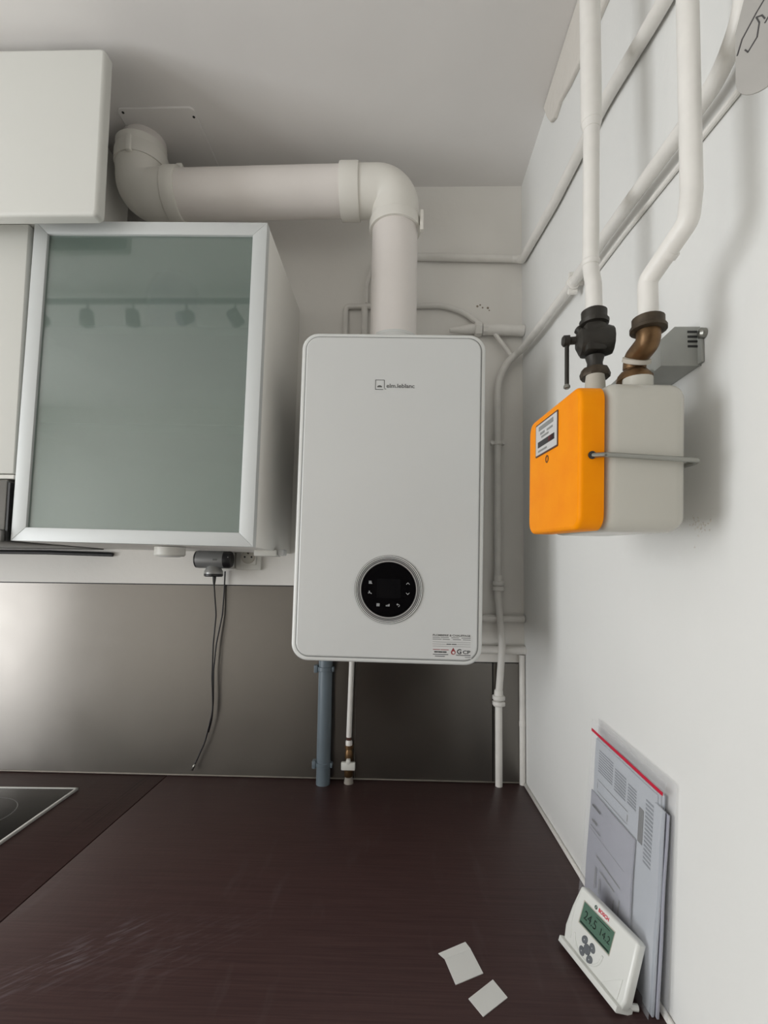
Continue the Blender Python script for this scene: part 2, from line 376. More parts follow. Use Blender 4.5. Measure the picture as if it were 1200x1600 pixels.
# ------------------------------------------------------------------ boiler
EX, EZ = Vector((1, 0, 0)), Vector((0, 0, 1)); TILT = 0.013
bx0, bz0, BW, BH = -0.3728, 0.3725, 0.400, 0.709
boil = thing('gas_boiler', 'white wall-hung gas boiler with round black control dial', 'boiler', (bx0, -0.17, bz0))
def bl(x, z):      # a point measured on the tilted front, taken back to the untilted boiler
    dx, dz = x-bx0, z-bz0; c, s = math.cos(TILT), math.sin(TILT)
    return bx0+dx*c-dz*s, bz0+dx*s+dz*c
fc = (bx0, 0, bz0+BH/2)
def fy(y): return Vector((fc[0], y, fc[2]))
obj('casing', prism(B(), rrect(BW-0.012, BH-0.012, 0.03), fy(0), EX, EZ, 0.02, 0.300, 0.004), 'enamel', boil)
obj('cover_rim', prism(B(), rrect(BW, BH, 0.036, 10), fy(0), EX, EZ, 0.298, 0.327, 0.006, 4), 'enamel_rim', boil)
obj('shadow_groove', prism(B(), rrect(BW-0.017, BH-0.017, 0.030, 10), fy(0), EX, EZ, 0.32, 0.3272), 'print_light', boil)
fp = obj('front_panel', prism(B(), rrect(BW-0.021, BH-0.021, 0.028, 10), fy(0), EX, EZ, 0.32, 0.3305, 0.003, 3), 'enamel', boil)
YF = -0.3305
# control dial
dx, dz = bl(-0.3687, 0.526); DC = Vector((dx, YF, dz))
dial = obj('control_dial', lathe(B(), DC, (0, -1, 0), [(0.0578, -0.001), (0.0578, 0.0016), (0.0568, 0.0026)], 72), 'black_gloss', boil)
for r0, r1, m_ in ((0.0578, 0.0608, 'ring_silver'), (0.0608, 0.0625, 'ring_black'), (0.0625, 0.0641, 'ring_silver'), (0.0641, 0.0658, 'ring_black'), (0.0658, 0.0672, 'enamel_rim'), (0.0672, 0.0688, 'ring_black'), (0.0688, 0.0704, 'enamel_rim'), (0.0704, 0.0714, 'print_grey')):
    obj('dial_ring', annulus(B(), DC, EX, EZ, r0, r1, -0.001, 0.0022 if 'ring_black' not in m_ else 0.0012), m_, dial)
s = 0.00135    # metres for each photograph pixel on the boiler front
def ic(px, py): return DC+Vector(((px-607)*s, -0.0026, -(py-921)*s))
obj('display', prism(B(), rrect(0.050, 0.040, 0.002), ic(607.5, 919.5), EX, EZ, 0, 0.0002), 'screen_black', dial)
def icon(px, py, *lines, wd=0.0009):
    bm = B()
    for l in lines: stroke(bm, [(x*s, y*s) for x, y in l], ic(px, py), EX, EZ, wd, 0, 0.0003)
    return obj('icon', bm, 'icon_white', dial)
icon(637, 911, [(-2.4, -1.4), (0, 1.2), (2.4, -1.4)]); icon(637, 927, [(-2.4, 1.4), (0, -1.2), (2.4, 1.4)])
icon(578.5, 910.5, *[[(-2.2, 1.8-k*1.2), (1.8, 1.8-k*1.2)] for k in range(4)], [(1.2, -1.2), (3, -2)])
icon(578.5, 926, [(-2.8, -1.2), (-0.6, -0.6), (2.4, -1.8)], [(-0.8, -0.4), (-1.2, 1.6)], [(-1.8, 1.8), (-0.4, 1.6)], wd=0.0013)
icon(591.5, 945, *[[(-2.2, 1.8-k*1.2), (2.2, 1.8-k*1.2)] for k in range(4)])
icon(606.5, 945.5, [(-2.2, -1.2), (-2.2, 0)], [(0, -1.2), (0, 0.8)], [(2, -1.2), (2, 1.8)], wd=0.0016)
icon(622.5, 945, [(-2, 1.2), (1, 1.2), (2.2, 0), (1.8, -1.4), (0.4, -2)], [(-0.8, 2.4), (-2.2, 1.2), (-0.8, 0)])
# front badge
def bp(x, z, d=0.0): a, b = bl(x, z); return Vector((a, YF-d, b))
lg = obj('badge', stroke(B(), [(-0.0095, -0.0095), (-0.0095, 0.0105), (0.0090, 0.0105), (0.0095, 0.0095), (0.0095, -0.0070)], bp(-0.3925, 0.9655), EX, EZ, 0.0013, 0, 0.0003), 'print_grey', boil)
obj('badge_base', stroke(B(), [(-0.0095, -0.0102), (0.0070, -0.0102)], bp(-0.3925, 0.9655), EX, EZ, 0.0013, 0, 0.0003), 'print_grey', lg)
obj('badge_dome', prism(B(), [(0.0055*math.cos(a), 0.0045*math.sin(a)) for a in [math.pi*k/10 for k in range(11)]], bp(-0.3930, 0.9600), EX, EZ, 0, 0.0003), 'print_grey', lg)
obj('badge_tick', stroke(B(), [(0.0105, -0.0085), (0.0135, -0.0095)], bp(-0.3925, 0.9655), EX, EZ, 0.0012, 0, 0.0003), 'print_grey', lg)
text('badge_lettering', 'elm.leblanc', 0.0125, bp(-0.3785, 0.9630), EX, EZ, 'print_grey', lg, width=0.0605, bold=0.00025)
# installer sticker
st = obj('sticker', prism(B(), rrect(0.083, 0.051, 0.001), bp(-0.2365, 0.4105), EX, EZ, 0, 0.0002), 'sticker_film', boil)
def sp(x, z): return bp(-0.2365+x, 0.4105+z, 0.0003)
text('sticker_lettering', 'PLOMBERIE & CHAUFFAGE', 0.0056, sp(-0.0392, 0.0222), EX, EZ, 'print_grey', st, width=0.078, bold=0.0001)
def dashes(zz, segs, m_, wd=0.0014):
    for a, b in segs: obj('print_line', stroke(B(), [(a, 0), (b, 0)], sp(0, zz), EX, EZ, wd, 0, 0.0002), m_, st)
dashes(0.0172, [(-0.039, -0.024), (-0.022, -0.006), (0.000, 0.015), (0.021, 0.039)], 'print_light'); dashes(0.0136, [(-0.039, -0.021), (-0.018, -0.004), (0.003, 0.019), (0.024, 0.039)], 'print_light')
dashes(0.0080, [(-0.039, 0.039)], 'print_light', 0.0006); dashes(0.0038, [(-0.039, -0.012), (0.012, 0.039)], 'print_light', 0.0006); dashes(0.0038, [(-0.010, -0.001), (0.001, 0.010)], 'print_dark', 0.0015)
dashes(-0.0006, [(-0.039, 0.039)], 'print_light', 0.0006)
dashes(-0.0078, [(-0.038, -0.024), (-0.022, -0.006)], 'print_red', 0.0013)
dashes(-0.0125, [(-0.035, -0.029), (-0.027, -0.019), (-0.017, -0.011)], 'print_dark', 0.0026); dashes(-0.0175, [(-0.038, -0.007)], 'print_dark', 0.0013); dashes(-0.0212, [(-0.034, -0.014)], 'print_dark', 0.0013)
dashes(-0.0182, [(0.010, 0.039)], 'print_dark', 0.0014); dashes(-0.0222, [(0.028, 0.039)], 'print_light', 0.0014)
text('sticker_initial', 'G', 0.0138, sp(0.0108, -0.0115), EX, EZ, 'print_dark', st, bold=0.0003); text('sticker_initial', 'CP', 0.0100, sp(0.0230, -0.0124), EX, EZ, 'print_dark', st, width=0.0155, bold=0.0002)
drop = [(0.0, 0.0085)] + [(0.0048*math.cos(a), -0.0012+0.0048*math.sin(a)) for a in [math.radians(150+ k*240/14) for k in range(15)]]
obj('drop_mark', prism(B(), drop, sp(0.0035, -0.0115), EX, EZ, 0, 0.0002), 'print_red', st)
obj('drop_mark', prism(B(), [(0.0026*math.cos(a)+0.0006, 0.0026*math.sin(a)-0.0016) for a in [2*math.pi*k/14 for k in range(14)]], sp(0.0035, -0.0115), EX, EZ, 0.0001, 0.0003), 'sticker_film', st)
obj('flue_flange', lathe(B(), (bx0-0.0005, -0.16, bz0+BH), (0, 0, 1), [(0.071, -0.01), (0.071, 0.050), (0.068, 0.056), (0.0615, 0.060), (0.0615, 0.066)], 40), 'enamel_rim', boil)
boil.rotation_euler = (0, TILT, 0)

# ------------------------------------------------------------------ flue
FX, FY, FR, FZ = -0.3655, -0.16, 0.0585, 1.545
fl = thing('flue_pipe', 'fat white plastic flue pipe from the boiler top to the ceiling', 'flue', (FX, FY, 1.085))
obj('riser', tube(B(), [(FX-0.002, FY, 1.088), (FX, FY, 1.47)], FR, n=40), 'flue_pvc', fl)
obj('horizontal_run', tube(B(), [(-0.46, FY, FZ+0.002), (-0.955, FY-0.0, FZ-0.006)], FR, n=40), 'flue_pvc', fl)
def elbow(name, a, p, b, rad, rr): return obj(name, tube(B(), fillet([a, p, b], rad, 14), rr, n=40), 'flue_collar', fl)
e1 = elbow('elbow', (FX, FY, 1.450), (FX, FY, FZ), (-0.480, FY, FZ), 0.082, FR+0.0022)
def collar(p, ax, L, par, rr=FR): return obj('collar', lathe(B(), p, ax, [(rr-0.001, 0), (rr+0.0065, 0), (rr+0.0075, 0.004), (rr+0.0075, L-0.004), (rr+0.0065, L), (rr-0.001, L)], 48), 'flue_collar', par)
collar((FX, FY, 1.436), (0, 0, 1), 0.026, e1); collar((-0.4585, FY, FZ), (-1, 0, 0), 0.048, e1)
obj('clip_lug', box(B(), FX+FR+0.004, FX+FR+0.013, FY-0.035, FY-0.020, 1.418, 1.470, 0.002), 'flue_collar', e1)
LX = -1.031
e2 = elbow('elbow', (-0.955, FY, FZ-0.006), (LX, FY, FZ-0.006), (LX, FY-0.01, CEIL-0.03), 0.070, FR+0.0030)
collar((-0.9560, FY, FZ-0.006), (1, 0, 0), 0.034, e2); collar((LX, FY-0.005, 1.606), (0, 0, 1), 0.034, e2)
obj('clip_lug', box(B(), -0.935, -0.918, FY-0.020, FY-0.002, FZ+FR-0.003, FZ+FR+0.010, 0.003), 'flue_collar', e2)
obj('clip_lug', box(B(), LX-0.006, LX+0.008, FY-FR-0.018, FY-FR-0.002, 1.600, 1.643, 0.003), 'flue_collar', e2)
obj('ceiling_spigot', tube(B(), [(LX, FY-0.008, 1.62), (LX+0.004, FY, CEIL-0.001)], FR-0.006, n=40), 'flue_pvc', fl)
pl = thing('ceiling_plate', 'thin white square plate where the flue meets the ceiling', 'plate', (-0.957, -0.158, CEIL-0.005))
obj('plate', prism(B(), rrect(0.192, 0.205, 0.012), (-0.957, -0.150, CEIL-0.0005), (1, 0, 0), (0, -1, 0), 0, 0.0045, 0.001), 'ceiling_paint', pl)
for x, y in ((-0.8690, -0.229), (-1.040, -0.243)): obj('screw_hole', lathe(B(), (x, y, CEIL-0.0045), (0, 0, -1), [(0.0032, 0), (0.0032, 0.0012)], 12), 'gap_dark', pl)

# ------------------------------------------------------------------ wall cabinets
CX0, CX1, CZ0, CZ1, CF = -1.168, -0.6515, 0.6150, 1.3215, -0.352
cab = thing('wall_cabinet', 'wall cabinet with frosted green glass door in an aluminium frame', 'cabinet', (-0.91, -0.17, CZ0))
T = 0.016; cb = -0.331
obj('side_panel', box(B(), CX1-T, CX1, cb, -0.001, CZ0, CZ1, 0.0008), 'carcass_white', cab); obj('side_panel', box(B(), CX0, CX0+T, cb, -0.001, CZ0, CZ1, 0.0008), 'carcass_white', cab)
obj('top_panel', box(B(), CX0+T, CX1-T, cb, -0.001, CZ1-T, CZ1), 'carcass_white', cab); obj('bottom_panel', box(B(), CX0+T, CX1-T, cb, -0.001, CZ0, CZ0+T), 'carcass_white', cab)
obj('back_panel', box(B(), CX0+T, CX1-T, -0.008, -0.001, CZ0+T, CZ1-T), 'carcass_white', cab)
for z in (0.858, 1.078): obj('shelf', box(B(), CX0+T, CX1-T, -0.330, -0.008, z, z+0.018), 'shelf_shade_grey', cab)
door = obj('door', box(B(), CX0+0.026, CX1-0.026, CF+0.006, CF+0.011, CZ0+0.024, CZ1-0.024), 'frosted_glass', cab)
door['label'] = 'frosted grey-green glass pane'
fw_, fh_ = 0.031, 0.029
a, b, c_, d_ = (CX0, CZ0), (CX1, CZ0), (CX1, CZ1), (CX0, CZ1)
ai, bi, ci, di = (CX0+fw_, CZ0+fh_), (CX1-fw_, CZ0+fh_), (CX1-fw_, CZ1-fh_), (CX0+fw_, CZ1-fh_)
for q in ((a, b, bi, ai), (b, c_, ci, bi), (c_, d_, di, ci), (d_, a, ai, di)):
    obj('frame_rail', prism(B(), list(q), (0, 0, 0), EX, EZ, 0.3325, 0.352, 0.0012, 2), 'aluminium', door)
cab.rotation_euler = (0, 0.015, 0)
bw = obj('blue_jar', lathe(B(), (-0.880, -0.266, 1.0965), (0, 0, 1), [(0.040, 0), (0.045, 0.004), (0.056, 0.05), (0.056, 0.10), (0.046, 0.130), (0.040, 0.134), (0.040, 0.142), (0.034, 0.142), (0.034, 0.12)], 32), 'blue_ceramic')
tag(bw, 'dark blue jar blurred behind the frosted glass on the upper shelf', 'jar')
# over-hood cabinet on the left
c2 = thing('wall_cabinet', 'plain white cabinet at the left edge above the grey hood', 'cabinet', (-1.47, -0.17, 0.752))
obj('carcass', box(B(), -1.77, CX0-0.003, -0.331, -0.001, 0.752, 1.318), 'carcass_white', c2)
obj('door', box(B(), -1.77, CX0-0.003, -0.352, -0.3325, 0.762, 1.318, 0.002), 'white_laminate', c2)
obj('bottom_rail', box(B(), -1.77, CX0-0.003, -0.350, -0.3325, 0.751, 0.760, 0.001), 'carcass_white', c2)
# top cabinet
c3 = thing('top_cabinet', 'white top cabinet with rounded door edge just below the ceiling', 'cabinet', (-1.45, -0.2, 1.322))
obj('carcass', box(B(), -1.80, -1.122, -0.386, -0.067, 1.322, 1.668, 0.001), 'carcass_white', c3)
obj('door', prism(B(), rrect(0.775, 0.370, 0.012), (-1.3655, -0.386, 1.4760), EX, EZ, 0.002, 0.026, 0.007, 4), 'white_laminate', c3)
# hood
h = thing('cooker_hood', 'dark grey metal cooker hood at the left edge under the white cabinet', 'hood', (-1.47, -0.2, 0.613))
obj('body', box(B(), -1.77, -1.1775, -0.358, -0.01, 0.640, 0.748, 0.003), 'hood_metal', h)
obj('base_tray', box(B(), -1.77, -1.1775, -0.365, -0.01, 0.616, 0.640, 0.002), 'hood_metal', h)
obj('edge_seal', box(B(), -1.1775, -1.1725, -0.356, -0.02, 0.618, 0.742), 'hood_dark', h)
bm = tube(B(), [(-1.9, -0.006, 0.607), (-1.35, -0.006, 0.607), (-1.155, -0.006, 0.603)], 0.006, n=10)
tag(obj('power_cable', bm, 'cable_black'), 'black cable on the wall under the glass-door cabinet', 'cable')
# small fittings under the cabinet
lp = thing('puck_light', 'small white puck light under the glass-door cabinet', 'light', (-0.865, -0.28, 0.592))
obj('housing', lathe(B(), (-0.865, -0.27, 0.592), (0, 0, 1), [(0.030, 0), (0.033, 0.003), (0.033, 0.0205)], 32), 'plastic_white', lp)
obj('lens', lathe(B(), (-0.865, -0.27, 0.5905), (0, 0, 1), [(0.022, 0), (0.024, 0.002)], 32), 'sticker_film', lp)
jb = thing('junction_box', 'small white plastic box under the right corner of the glass-door cabinet', 'box', (-0.67, -0.17, 0.598))
obj('lid', box(B(), -0.700, -0.645, -0.185, -0.135, 0.598, 0.6135, 0.002), 'plastic_white', jb)
obj('cable_end', box(B(), -0.645, -0.629, -0.175, -0.140, 0.600, 0.6150, 0.003), 'sticker_film', jb)
def socket(x0, x1, z0, z1, label, face):
    s_ = thing('wall_socket', label, 'socket', ((x0+x1)/2, -0.01, z0), 'wall sockets above the splashback')
    obj('backplate', box(B(), x0, x1, -0.012, -0.0005, z0, z1, 0.002), 'plastic_white', s_)
    if face:
        cx, cz = face
        ins = obj('insert', prism(B(), rrect(0.044, 0.044, 0.003), (cx, 0, cz), EX, EZ, 0.011, 0.0165, 0.0012), 'plastic_white', s_)
        obj('recess', annulus(B(), (cx, -0.0165, cz), EX, EZ, 0.0165, 0.0190, 0, 0.0012, 32), 'rubber_ring', ins)
        obj('recess_face', lathe(B(), (cx, -0.0165, cz), (0, -1, 0), [(0.0165, 0), (0.0165, 0.0003)], 32), 'meter_beige', ins)
        for q in (-1, 1): obj('pin_hole', lathe(B(), (cx+q*0.0095, -0.0168, cz), (0, -1, 0), [(0.0027, 0), (0.0027, 0.0004)], 12), 'gap_dark', ins)
        obj('earth_pin', lathe(B(), (cx, -0.0165, cz+0.0105), (0, -1, 0), [(0.0026, 0), (0.0022, 0.004)], 12), 'brass_dark', ins)
    return s_
socket(-0.801, -0.731, 0.565, 0.632, 'white wall socket without a plug, right beside the adapter', (-0.7655, 0.6005))
socket(-0.884, -0.807, 0.567, 0.632, 'white wall socket hidden behind the silver plug-in adapter', None)
# plug-in adapter
ad = thing('plug_adapter', 'silver cylindrical plug-in adapter with black ends and hanging cable', 'adapter', (-0.847, -0.06, 0.547))
ay, az = -0.055, 0.5915
obj('barrel', lathe(B(), (-0.890, ay, az), (1, 0, 0), [(0.0232, 0), (0.0237, 0.004), (0.0237, 0.071), (0.0232, 0.073)], 32), 'plastic_grey', ad)
obj('end_cap', lathe(B(), (-0.896, ay, az), (1, 0, 0), [(0.019, 0), (0.0225, 0.002), (0.0228, 0.006)], 32), 'plastic_black', ad)
cap = obj('end_cap', lathe(B(), (-0.817, ay, az), (1, 0, 0), [(0.0232, 0), (0.0232, 0.014), (0.020, 0.019), (0.017, 0.020)], 32), 'plastic_black', ad)
obj('indicator', lathe(B(), (-0.8015, ay-0.0215, az+0.006), (0.5, -1, 0), [(0.0012, -0.001), (0.0012, 0.0006)], 10), 'icon_white', cap)
obj('maker_mark', box(B(), -0.841, -0.829, ay-0.0240, ay-0.0233, az-0.003, az+0.001), 'print_grey', ad)
cn = obj('cone', lathe(B(), (-0.8465, ay, az-0.0385), (0, 0, 1), [(0.0245, 0), (0.0245, 0.006), (0.017, 0.020), (0.008, 0.031)], 32), 'silver_plastic', ad)
obj('cone_ring', lathe(B(), (-0.8465, ay, az-0.0465), (0, 0, 1), [(0.021, 0), (0.0247, 0.002), (0.0247, 0.008)], 32), 'plastic_black', cn)
obj('plug_block', box(B(), -0.872, -0.826, -0.034, -0.0125, 0.575, 0.612, 0.004), 'plastic_grey', ad)
obj('strain_relief', lathe(B(), (-0.8440, ay, az-0.071), (0, 0, 1), [(0.0022, 0), (0.004, 0.012), (0.005, 0.0245)], 14), 'cable_black', ad)
cpts = [(-0.8440, ay, 0.525), (-0.8425, ay+0.005, 0.49), (-0.8400, ay+0.012, 0.442), (-0.8465, -0.040, 0.36), (-0.8480, -0.036, 0.27), (-0.8440, -0.032, 0.185), (-0.8640, -0.029, 0.10), (-0.8930, -0.026, 0.034)]
ca = obj('cable', tube(B(), fillet(cpts, 0.15, 5), 0.0021, n=8), 'cable_black', ad)
obj('jack_tip', tube(B(), [(-0.8900, -0.0262, 0.041), (-0.8975, -0.0255, 0.024)], 0.0033, n=8), 'rod_steel', ca)
tag(obj('spare_cable', tube(B(), fillet([(-0.832, -0.008, 0.560), (-0.832, -0.010, 0.51), (-0.8335, -0.014, 0.44), (-0.8455, -0.02, 0.36), (-0.8500, -0.022, 0.29), (-0.8470, -0.024, 0.21), (-0.848, -0.026, 0.16), (-0.856, -0.027, 0.125)], 0.15, 5), 0.0021, n=8), 'cable_black'),
    'second thin black cable hanging close to the adapter cable', 'cable')

# ------------------------------------------------------------------ pipes below the boiler
dr = thing('drain_pipe', 'grey plastic drain pipe from under the boiler into the worktop', 'pipe', (-0.5415, -0.034, 0))
obj('tube', tube(B(), [(-0.5415, -0.034, 0.0), (-0.5405, -0.034, 0.385)], 0.0185, n=28), 'pvc_grey', dr)
for z in (0.046, 0.296):
    cl = obj('clip', lathe(B(), (-0.5415, -0.034, z), (0, 0, 1), [(0.0188, 0), (0.0208, 0.001), (0.0208, 0.011), (0.0188, 0.012)], 28), 'pvc_grey', dr)
    obj('clip_lug', box(B(), -0.5705, -0.5600, -0.046, -0.026, z-0.004, z+0.016, 0.002), 'pvc_grey', cl)
    obj('clip_lug', box(B(), -0.5225, -0.5165, -0.046, -0.030, z-0.001, z+0.012, 0.002), 'pvc_grey', cl)
    obj('clip_foot', box(B(), -0.5515, -0.5315, -0.018, -0.003, z, z+0.012), 'pvc_grey', cl)
wp = thing('water_pipe', 'thin white painted water pipe with small brass valve under the boiler', 'pipe', (-0.474, -0.025, 0))
obj('tube', tube(B(), [(-0.4695, -0.025, 0.385), (-0.4755, -0.025, 0.12)], 0.0072, n=16), 'pipe_paint', wp)
obj('taped_joint', tube(B(), [(-0.4755, -0.025, 0.130), (-0.4752, -0.025, 0.110)], 0.0068, n=16), 'rust_brown', wp)
obj('paint_collar', lathe(B(), (-0.4750, -0.025, 0.098), (0, 0, 1), [(0.009, 0), (0.0092, 0.010), (0.007, 0.014)], 16), 'pipe_paint', wp)
vb = obj('valve_body', lathe(B(), (-0.4745, -0.025, 0.016), (0, 0, 1), [(0.0095, 0), (0.012, 0.004), (0.012, 0.018), (0.0085, 0.022), (0.0085, 0.040), (0.0115, 0.052), (0.0105, 0.066), (0.0085, 0.072), (0.0115, 0.074), (0.0115, 0.083)], 16), 'brass', wp)
obj('handle', box(B(), -0.4930, -0.4560, -0.046, -0.034, 0.040, 0.060, 0.002), 'plastic_white', vb)
obj('handle_boss', box(B(), -0.4800, -0.4690, -0.047, -0.020, 0.055, 0.068, 0.003), 'plastic_white', vb)
obj('foot_joint', lathe(B(), (-0.4740, -0.025, 0.0), (0, 0, 1), [(0.013, 0), (0.012, 0.006), (0.0095, 0.018)], 16), 'caulk', wp)

# ------------------------------------------------------------------ painted pipes on the walls
R1 = 0.0095
gp = thing('gas_pipe', 'long white painted gas pipe crossing the right wall and dropping beside the boiler', 'pipe', (-0.074, -0.022, 0))
path = [(-0.0745, -0.022, 0.0), (-0.0745, -0.022, 0.20), (-0.0745, -0.022, 0.235), (-0.0660, -0.030, 0.37), (-0.0760, -0.024, 0.50), (-0.0755, -0.020, 0.55), (-0.0750, -0.020, 0.95), (-0.0740, -0.020, 1.10), (-0.0500, -0.021, 1.152), (-0.0200, -0.0250, 1.182), (-0.0185, -0.06, 1.172), (-0.020, -0.19, 1.151), (-0.020, -0.45, 1.119), (-0.020, -0.59, 1.110), (-0.020, -0.79, 1.088), (-0.020, -0.865, 1.082), (-0.020, -0.899, 1.110), (-0.021, -0.905, 1.16), (-0.021, -0.905, 1.70-0.008)]
obj('tube', tube(B(), fillet(path, [0, 0.05, 0.3, 0.3, 0.3, 0, 0.3, 0.1, 0.05, 0.018, 0.05, 0.3, 0.5, 0.5, 0.5, 0.04, 0.04, 0.1], 6), R1, n=16), 'pipe_paint', gp)
for z, rr in ((0.222, 0.0178), (0.528, 0.0168)):
    cp_ = obj('coupling', nut(B(), (-0.0745, -0.022, z-0.013), (0, 0, 1), rr, 0.013), 'pipe_paint', gp)
    obj('coupling_nut', nut(B(), (-0.0745, -0.022, z+0.002), (0, 0, 1), rr, 0.013), 'pipe_paint', cp_)
    obj('coupling_sleeve', lathe(B(), (-0.0745, -0.022, z+0.013), (0, 0, 1), [(0.0125, 0), (0.0115, 0.014), (0.0100, 0.017)], 16), 'pipe_paint', cp_)
def clamp(p, ax, par, side, toward):
    p, ax, side, toward = Vector(p), Vector(ax), Vector(side), Vector(toward)
    bm = lathe(B(), p-ax*0.006, ax, [(0.0098, 0), (0.0125, 0.001), (0.0125, 0.011), (0.0098, 0.012)], 16)
    for s_ in (-1, 1): lathe(bm, p+side*s_*0.0155-toward*0.008, toward, [(0.0055, 0), (0.0055, 0.016)], 8)
    tube(bm, [p, p+toward*0.0195], 0.004, n=8)
    return obj('clamp', bm, 'pipe_paint', par)
clamp((-0.0751, -0.020, 0.925), (0, 0, 1), gp, (1, 0, 0), (0, 1, 0))
clamp((-0.020, -0.445, 1.1195), Vector((0, 0.98, 0.12)).normalized(), gp, Vector((0, -0.12, 0.98)).normalized(), (1, 0, 0))
hp = thing('heating_pipe', 'upper white painted pipe rounding the corner below the ceiling', 'pipe', (-0.2, -0.013, 1.45))
path = [(-0.37, -0.0125, 1.474), (-0.30, -0.0125, 1.471), (-0.013, -0.0125, 1.463), (-0.0125, -0.05, 1.435), (-0.0125, -0.32, 1.382), (-0.0125, -0.58, 1.352), (-0.0125, -0.76, 1.303), (-0.0125, -1.3, 1.26), (-0.0125, -2.0, 1.24)]
obj('tube', tube(B(), fillet(path, [0.5, 0.03, 0.05, 0.5, 0.5, 0.5, 0.5], 6), 0.0105, n=16), 'pipe_paint', hp)
tc = obj('thin_conduit', tube(B(), fillet([(-0.004, -0.47, 1.101), (-0.004, -0.62, 1.090), (-0.004, -0.80, 1.069), (-0.004, -1.05, 1.04)], 0.3, 5), 0.0035, n=10), 'pipe_paint')
tag(tc, 'thin white conduit running just below the long gas pipe on the right wall', 'conduit')
sb = thing('stub_pipe', 'short thick white pipe between boiler top and wall corner', 'pipe', (-0.1, -0.02, 1.235))
obj('tube', tube(B(), [(-0.112, -0.020, 1.2515), (-0.001, -0.020, 1.2475)], 0.0155, n=20), 'pipe_paint', sb)
obj('reducer', lathe(B(), (-0.135, -0.020, 1.253), (-1, 0, -0.05), [(0.0130, 0), (0.0130, 0.02), (0.006, 0.075)], 16), 'pipe_paint', sb)
obj('union_nut', nut(B(), (-0.139, -0.020, 1.2525), (1, 0, 0), 0.0205, 0.020, 0.1), 'pipe_paint', sb)
obj('union_nut', nut(B(), (-0.117, -0.020, 1.2515), (1, 0, 0), 0.0165, 0.016, 0.1, 8), 'pipe_paint', sb)
obj('branch', tube(B(), [(-0.082, -0.020, 1.238), (-0.0345, -0.021, 1.170)], 0.0062, n=12), 'pipe_paint', sb)
ap = thing('arched_pipe', 'thin white pipe arching over the boiler behind the flue', 'pipe', (-0.3, -0.008, 1.0))
obj('tube', tube(B(), fillet([(-0.5065, -0.0095, 0.90), (-0.5065, -0.0095, 1.3255), (-0.225, -0.0095, 1.327), (-0.165, -0.0095, 1.305), (-0.118, -0.015, 1.262)], [0.012, 0.12, 0.1], 8), 0.0075, n=12), 'pipe_paint', ap)
tag(obj('short_pipe', tube(B(), [(-0.452, -0.0115, 0.90), (-0.452, -0.0115, 1.318)], 0.0095, n=12), 'pipe_paint'), 'short upright white pipe under the arched pipe behind the flue', 'pipe')
tag(obj('cable_conduit', tube(B(), fillet([(-0.447, -0.006, 1.335), (-0.447, -0.006, 1.39), (-0.43, -0.006, 1.46)], 0.05, 5), 0.005, n=10), 'pipe_paint'), 'thin painted conduit on the back wall, left of the flue riser', 'conduit')
tag(obj('return_pipe', tube(B(), [(-0.36, -0.0115, 0.4425), (-0.002, -0.0115, 0.4400)], 0.0095, n=14), 'pipe_paint'), 'upper of the two level white pipes right of the boiler base', 'pipe', 'level pipes right of the boiler')
tag(obj('return_pipe', tube(B(), [(-0.36, -0.0125, 0.3570), (-0.0005, -0.0125, 0.3555)], 0.0115, n=14), 'pipe_paint'), 'lower of the two level white pipes, just above the steel sheet', 'pipe', 'level pipes right of the boiler')
cpipe = thing('corner_pipe', 'lumpy white painted pipe standing in the wall corner beside the steel', 'pipe', (-0.0085, -0.009, 0))
obj('tube', tube(B(), [(-0.0088, -0.0095, 0.0), (-0.0085, -0.0095, 0.343)], 0.0080, n=12), 'pipe_paint', cpipe)
obj('coupling', lathe(B(), (-0.0088, -0.0098, 0.152), (0, 0, 1), [(0.0082, 0), (0.0088, 0.003), (0.0088, 0.012), (0.0082, 0.015)], 12), 'pipe_paint', cpipe)

# ------------------------------------------------------------------ gas meter
gm = thing('gas_meter', 'gas meter with orange front housing and beige body on the right wall', 'meter', (-0.10, -0.838, 0.6055))
gm.rotation_euler = (math.radians(3.0), 0, math.radians(2.0))
# local outline: u along the wall (towards the back wall), up z; the meter faces left
y_n, y_f = -0.838, -0.666; yc = (y_n+y_f)/2; U = Vector((0, -1, 0))
body = prism(B(), rrect(y_f-y_n, 0.159, 0.0175, 8), (-0.047, yc, 0.6850), U, EZ, 0.0, 0.090, 0.016, 5, both=True)
bd_ = obj('body', body, 'meter_beige', gm)
hs = obj('front_housing', prism(B(), rrect(y_f-y_n-0.002, 0.153, 0.017, 8), (-0.137, yc, 0.6835), U, EZ, 0.0, 0.026, 0.005, 4), 'meter_orange', gm)
hs['label'] = 'orange plastic front housing'
HF = Vector((-0.1631, 0, 0))
def hp_(y, z, d=0.0): return Vector((-0.1631-d, y, z))
lb = obj('label_window', prism(B(), rrect(0.080, 0.043, 0.002), hp_(-0.737, 0.7290), U, EZ, -0.001, 0.0006), 'rust_brown', hs)
obj('label_plate', prism(B(), rrect(0.075, 0.039, 0.001), hp_(-0.737, 0.7290), U, EZ, 0, 0.0010), 'meter_label', lb)
def lbar(u0, u1, z0, z1, m_): obj('print_line', prism(B(), [(u0, z0), (u1, z0), (u1, z1), (u0, z1)], hp_(-0.737, 0.7290, 0.001), U, EZ, 0, 0.0003), m_, lb)
lbar(-0.026, 0.026, 0.0110, 0.0165, 'print_light'); lbar(-0.020, -0.004, 0.0050, 0.0080, 'print_light'); lbar(0.004, 0.024, 0.0050, 0.0075, 'print_light'); lbar(-0.016, 0.010, 0.0005, 0.0030, 'print_light')
